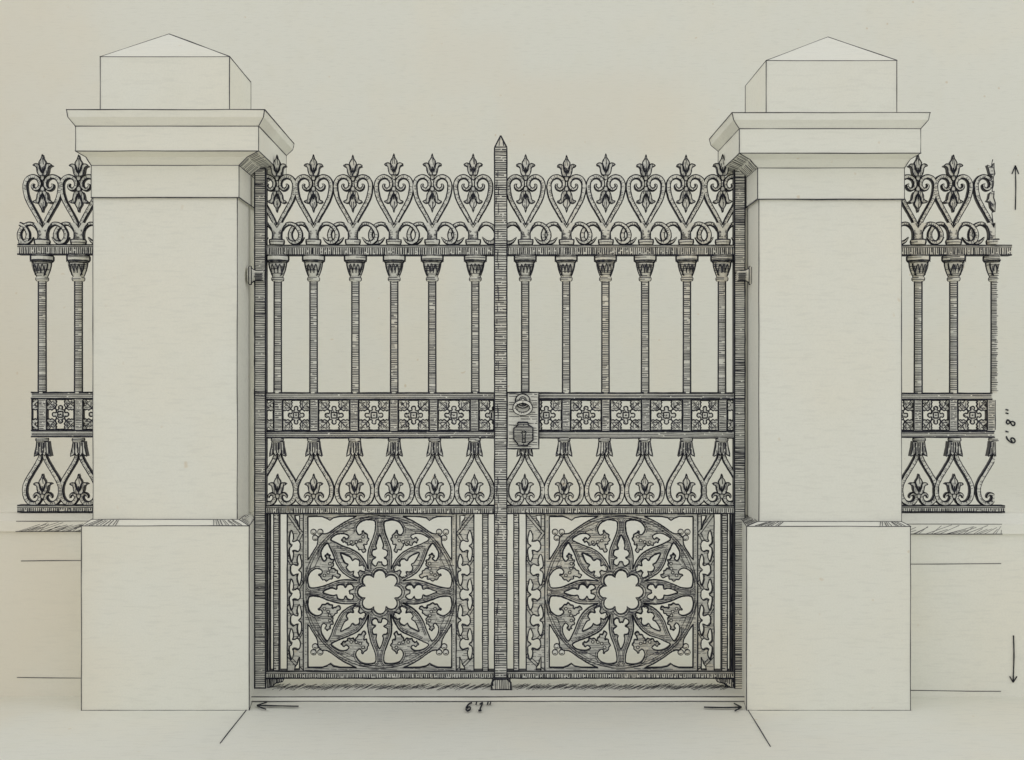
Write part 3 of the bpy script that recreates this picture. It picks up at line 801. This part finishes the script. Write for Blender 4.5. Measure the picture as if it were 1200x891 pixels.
def gate(side):
    L = side < 0
    gx = W(311 if L else 860, 450).x
    t = root('iron_gate', (gx, 0, 0), 'left half of the closed ornate iron gate, with the spear-tipped central bar' if L else
             'right half of the closed ornate iron gate, carrying the lock plate and ring handle', 'gate', 'two halves of the iron gate')
    x0, x1 = (311, 579.5) if L else (594, 860.5)
    rails(t, x0, x1, RSPEC)
    if L:
        stile(t, 298, 311.5, 197, 808, 'hanging_stile')
        ms = stile(t, 579.5, 594, 159, 797, 'meeting_stile', True)
        mb = MB(); P = [(579, 796), (594.5, 796), (598.5, 800), (599, 808.5), (575.5, 808.5), (576.5, 800)]
        plate(mb, [P], -.046, .034, IRON); strip(mb, densify(P+[P[0]], 5), 2.2, -.046); hatch(mb, [P], math.pi/2, 2.3, .9, -.046, INK)
        mb.build('stile_foot', ms)
    else:
        stile(t, 860.5, 873.5, 197, 808, 'hanging_stile')
    # corner bracket below the bottom rail
    mb = MB(); P = [(311.5, 795.5), (333, 795.5), (331, 799), (323, 801), (320, 804), (311.5, 807)]
    if not L: P = [(1171.5-x, y) for x, y in P]
    plate(mb, [P], -.016, .014, IRON); strip(mb, densify(P+[P[0]], 5), 1.5, -.016); hatch(mb, [P], math.pi/2, 2.0, 1.1, -.016, INK)
    mb.build('corner_bracket', t)
    ct = [324.5, 367.3, 413.5, 461.5, 506.5, 554.5] if L else [616, 664, 710, 757, 804, 847]
    cb = [325.5, 367.5, 416.5, 462, 506.5, 557] if L else [615.5, 663.5, 709.5, 756, 805, 846]
    cl = [325, 367.5, 415.5, 462, 509.5, 556] if L else [615, 661, 708.5, 755.5, 804.5, 846]
    clip = (306, 585) if L else (589, 866)
    for a, b, c in zip(ct, cl, cb): column(t, a, b, c, None, clip)
    # extra link scrolls arriving from beyond the central bar
    up = [326, 368, 415, 461.5, 508, 556] if L else [613, 663.5, 710, 757, 805, 847]
    for i, x in enumerate(up):
        if not L and i == 0: continue
        mb = MB(); bar(mb, x-4.8, 468.5, x+4.8, 505, -.013, .013, hor=True, sp=2.0, wd=.85, edges='', brk=.3)
        line(mb, (x-4.6, 469), (x-4.6, 505), 1.0, -.013); line(mb, (x+4.6, 469), (x+4.6, 505), 1.0, -.013)
        mb.build('band_upright', t)
    ed = [x0] + [v for u_ in up for v in (u_-4.8, u_+4.8)] + [x1]
    if not L: ed = [631.5]+ed[3:]
    gaps = list(zip(ed[::2], ed[1::2]))
    for i, (a, b) in enumerate(gaps):
        if b-a > 30: leafpanel(t, a, b)
        elif b-a > 4:
            if L: cc = (b-18.5) if i == 0 else (a+18.5)
            else: cc = (b-18.5) if i == 0 else (a+18.5)
            leafpanel(t, a, b, clip=(cc,))
    # lower panel
    if L: cx, strips, bars = 445, ((336, 356), (534, 556)), ((320, 327.5), (565, 572.5), (313.5, 316.5))
    else: cx, strips, bars = 728, ((616, 639), (817, 837.5)), ((601.5, 608.5), (845.5, 853), (856, 858.5))
    for i, (a, b) in enumerate(strips): trefoil_strip(t, a, b, i == 1)
    for a, b in bars:
        mb = MB(); bar(mb, a, 602.5, b, 786.5, -.012, .012, hor=True, sp=2.6, wd=.95, edges='lr', brk=.2, ow=1.3)
        mb.build('panel_bar', t)
    rose(t, cx, 694, strips[0][1], strips[1][0])
    if not L:
        # lock plate, escutcheon, ring
        mb = MB(); Yf = -.028; P = rect(594.3, 460, 631.5, 526)
        plate(mb, [P], Yf, .0, IRON); strip(mb, densify(P+[P[0]], 7), 1.7, Yf)
        hatch(mb, [rect(596, 461, 630, 524)], .02, 2.5, .75, Yf, LINE, maxlen=11, skip=.35)
        lk = mb.build('lock_plate', t)
        mb = MB(); Y2 = -.033
        E = [(607, 495), (618.5, 495), (619.5, 498.5), (624.5, 501.5), (624.5, 516), (620, 519.5), (617.5, 522.8), (607.5, 522.8), (606, 519.5), (602, 515), (602, 502), (606.5, 499)]
        kh = [(612.0, 519), (612.8, 510), (611.4, 507.5), (612.2, 505.2), (614.2, 504.6), (616, 505.8), (616.2, 508), (615.2, 510), (615.6, 519)]
        plate(mb, [E, kh], Y2, Yf, WASH); strip(mb, densify(E+[E[0]], 4), 1.6, Y2); strip(mb, kh, 1.3, Y2, INK, True)
        hatch(mb, [E, kh], 0, 1.8, .8, Y2, LINE, brk=.2)
        for y in (498, 521): strip(mb, [(613, y), (614.2, y)], 1.3, Y2)
        mb.build('escutcheon', lk)
        mb = MB()
        C = [(612.5+8.6*math.cos(a), 470+8.3*math.sin(a)) for a in [k*math.pi/12 for k in range(24)]]
        plate(mb, [C], Y2, Yf, IRON); strip(mb, C, 1.4, Y2, INK, True); hatch(mb, [C], 0, 1.9, .8, Y2, LINE, maxlen=5, skip=.3)
        for r, yy in ((4.2, -.040), (2.4, -.045)):
            C = [(612.7+r*math.cos(a), 469.3+r*math.sin(a)) for a in [k*math.pi/8 for k in range(16)]]
            plate(mb, [C], yy, Y2, IRON); strip(mb, C, 1.1, yy, INK, True)
        rose_ = mb.build('handle_rose', lk)
        mb = MB(); pts = [(612.5+9.8*math.sin(a), 478-7.2*math.cos(a)) for a in [k*math.pi/10 for k in range(0, 21)]]
        ribbon(mb, pts, [2.3]*21, -.043, th=.004, n=2, edge=1.1, hat=.5)
        strip(mb, [(608, 474), (610, 475.5), (612.5, 476), (615, 475.5), (617, 474)], 1.5, Y2-.001)
        mb.build('ring_handle', lk)
    return t
gate(-1); gate(1)

# ---------------------------------------------------------------- side railings
def railing(side):
    L = side < 0
    t = root('iron_railing', (W(80 if L else 1110, 450).x, 0, W(0, 600, 0).z), 'ornate iron railing on the low wall left of the left pier' if L else
             'ornate iron railing on the low wall right of the right pier, with a ragged end', 'railing', 'iron railings on the low walls')
    if L:
        spec = [('top_rail', 286.5, 298.5, 'v', 20, 142), ('lock_rail', 459.5, 467.5, 'h', 36, 142), ('middle_rail', 504, 512.5, 'h', 36, 142), ('lower_rail', 592, 600.5, 'v', 20, 142)]
    else:
        spec = [('top_rail', 287, 299.5, 'v', 1030, 1186), ('lock_rail', 460.5, 468.5, 'h', 1030, 1163), ('middle_rail', 505, 513, 'h', 1030, 1166), ('lower_rail', 592.5, 600.5, 'v', 1030, 1178)]
    for nm, a, b, k, x0, x1 in spec: rails(t, x0, x1, [(nm, a, b, k)])
    cols = [49.5, 92] if L else [1076, 1117.5]
    clip = (21, 140) if L else (1035, 1185)
    for c in cols: column(t, c, c if L else c+1, c, None, clip, dark=1.1)
    if L:
        mb = MB(); ribbon(mb, [(2*26.5-(49.5-x), y) if False else (5+x, y) for x, y in ARM], ARMW, .004, th=.006, clip=(21, 60)); mb.build('link_scroll', t)
    else:
        globals()['CLAMP'] = 1166.0
        column(t, 1165, 1168, 1166, None, (1035, 1166), halves=(-1,), arms=(-1,), dark=1.4)
        globals()['CLAMP'] = None
        mb = MB()                           # ragged scribbled end of the last bay
        for y0, y1 in ((187, 282),):
            P = [(1164+J(2.2), y) for y in [y0+i*4.5 for i in range(int((y1-y0)/4.5))] if not 250 < y < 262]
            strip(mb, P, 1.1, -.01)
        for i in range(16):
            y = 196+R()*44; line(mb, (1158+R()*4, y), (1163+R()*3, y+2+J(3)), .7, -.0145, LINE)
        Q = [(1165, 191), (1163, 196), (1157, 193.5), (1158.5, 198), (1160, 204), (1164, 208), (1166, 204), (1165, 198)]
        Q2 = [(1165, 224), (1160, 226), (1158.5, 233), (1156.5, 236), (1160.5, 237), (1161.5, 243), (1166, 248.5), (1166.5, 238), (1164.5, 232)]
        for q in (Q, Q2): plate(mb, [q], -.012, .008, IRON); strip(mb, q, 1.1, -.012, INK, True)
        mb.build('broken_finial', t)
    up = [49.5, 92] if L else [1076, 1117.5, 1162]
    for i, x in enumerate(up):
        mb = MB(); bar(mb, x-4.6, 467.5 if L else 468.5, x+4.6, 504 if L else 505, -.013, .013, hor=True, sp=2.0, wd=.85, edges='', brk=.3)
        line(mb, (x-4.5, 469), (x-4.5, 504), 1.0, -.013); line(mb, (x+4.5, 469), (x+4.5, 504), 1.0, -.013); mb.build('band_upright', t)
    g_ = [(37, 44.9, 26.5), (54.1, 87.4, None), (96.6, 133, None)] if L else [(1036, 1071.4, None), (1080.6, 1112.9, None), (1122.1, 1157.4, None)]
    for a, b, cc in g_:
        leafpanel(t, a, b, 467.5 if L else 468.5, 504 if L else 505, clip=(cc,) if cc else None)
railing(-1); railing(1)

# ---------------------------------------------------------------- handwritten dimensions
def marks(name, strokes, label, cat, group=None, wd=1.4, ground=True):
    mb = MB()
    for P in strokes:
        P = smooth(P, 4, closed=False) if len(P) > 2 else densify(P, 7)
        n = len(P); L_, R_ = [], []
        for i in range(n):
            a, b = P[max(i-1, 0)], P[min(i+1, n-1)]; dx, dy = b[0]-a[0], b[1]-a[1]; d = math.hypot(dx, dy) or 1
            ww = wd*.5*(1+J(.2)); x, y = P[i]
            for s_, A in ((1, L_), (-1, R_)):
                q = (x-dy/d*ww*s_, y+dx/d*ww*s_)
                A.append(G(*q, .009) if ground is True else W(*q, (YB if not ground else ground)-.004))
        th = Vector((0, 0, -.002)) if ground is True else Vector((0, .003, 0)); v = L_+R_
        v2 = [p+th for p in v]; m = 2*n
        fs = [[i, i+1, i+1+n, i+n] for i in range(n-1)]+[[i+m+n, i+1+n+m, i+1+m, i+m] for i in range(n-1)]
        fs += [[i, i+m, i+1+m, i+1] for i in range(n-1)]+[[i+n, i+1+n, i+1+n+m, i+n+m] for i in range(n-1)]
        mb.add(v+v2, fs, INK)
    vs_ = [Vector(v) for v in mb.v]; c = sum(vs_, Vector())/len(vs_); c.z = min(v.z for v in vs_)
    o = mb.build(name, base=tuple(c)); o['label'] = label; o['category'] = cat
    if group: o['group'] = group
    return o
AG = 'dimension arrows in ink'
marks('dimension_arrow', [[(301, 826.5), (325, 827), (350, 827.5)], [(301, 826.5), (313, 822.5)], [(301, 826.5), (306, 829), (312, 831)]], 'thin ink arrow pointing left at the foot of the left pier', 'arrow', AG, 1.05)
marks('dimension_arrow', [[(825, 828.5), (848, 829), (869, 828.5)], [(869, 828.5), (860, 824)], [(869, 828.5), (861, 833)]], 'thin ink arrow pointing right at the foot of the right pier', 'arrow', AG, 1.05)
marks('dimension_arrow', [[(1190, 194), (1190.5, 220), (1190, 246)], [(1190, 194), (1186, 204)], [(1190, 194), (1194, 204)]], 'thin ink arrow pointing up beside the right railing finials', 'arrow', AG, 1.05, ground=False)
marks('dimension_arrow', [[(1188, 745), (1188.5, 770), (1187.5, 800)], [(1187.5, 800), (1183.5, 793)], [(1187.5, 800), (1192, 793)]], 'thin ink arrow pointing down on the face of the right low wall', 'arrow', AG, 1.05, ground=-.055)
def num(cx, cy, s, rot, kind):
    six = [(4.6, -5), (1.5, -4), (-2, -.5), (-3.2, 3), (-1.4, 5.2), (1.4, 4.2), (2.6, 1.6), (.8, .2), (-2.4, 2)]
    one = [[(-1.6, -3), (2, -5), (0, 0), (-2, 5)], [(-3.6, 5), (.8, 4.8)]]
    eight = [(3.4, -4), (.6, -5), (-1, -3), (.8, -.6), (2, 2), (.2, 4.8), (-2.6, 4.2), (-2.2, 1.6), (1.6, -.8), (3.6, -3), (3.2, -4.4)]
    tick = [(1, -6), (0, -2.6)]
    O = [six, [(p[0]+9.5, p[1]) for p in tick]]
    if kind == 1: O += [[(p[0]+16, p[1]) for p in q] for q in one]+[[(p[0]+24, p[1]) for p in tick], [(p[0]+27.4, p[1]) for p in tick]]
    else: O += [[(p[0]+20, p[1]) for p in eight], [(p[0]+31, p[1]) for p in tick], [(p[0]+35, p[1]) for p in tick]]
    ca, sa = math.cos(rot), math.sin(rot)
    return [[(cx+(x*ca-y*sa)*s, cy+(x*sa+y*ca)*s) for x, y in q] for q in O]
marks('dimension_figure', num(549, 828, .92, 0, 1), 'handwritten 6\'1" in black ink below the middle of the gate', 'writing', 'handwritten measurements', 1.45)
marks('dimension_figure', num(1184.5, 516, 1.0, -math.pi/2, 8), 'handwritten 6\'8" reading upward beside the right railing', 'writing', 'handwritten measurements', 1.6, ground=False)

for o in scene.objects:
    if '_b' in o: del o['_b']
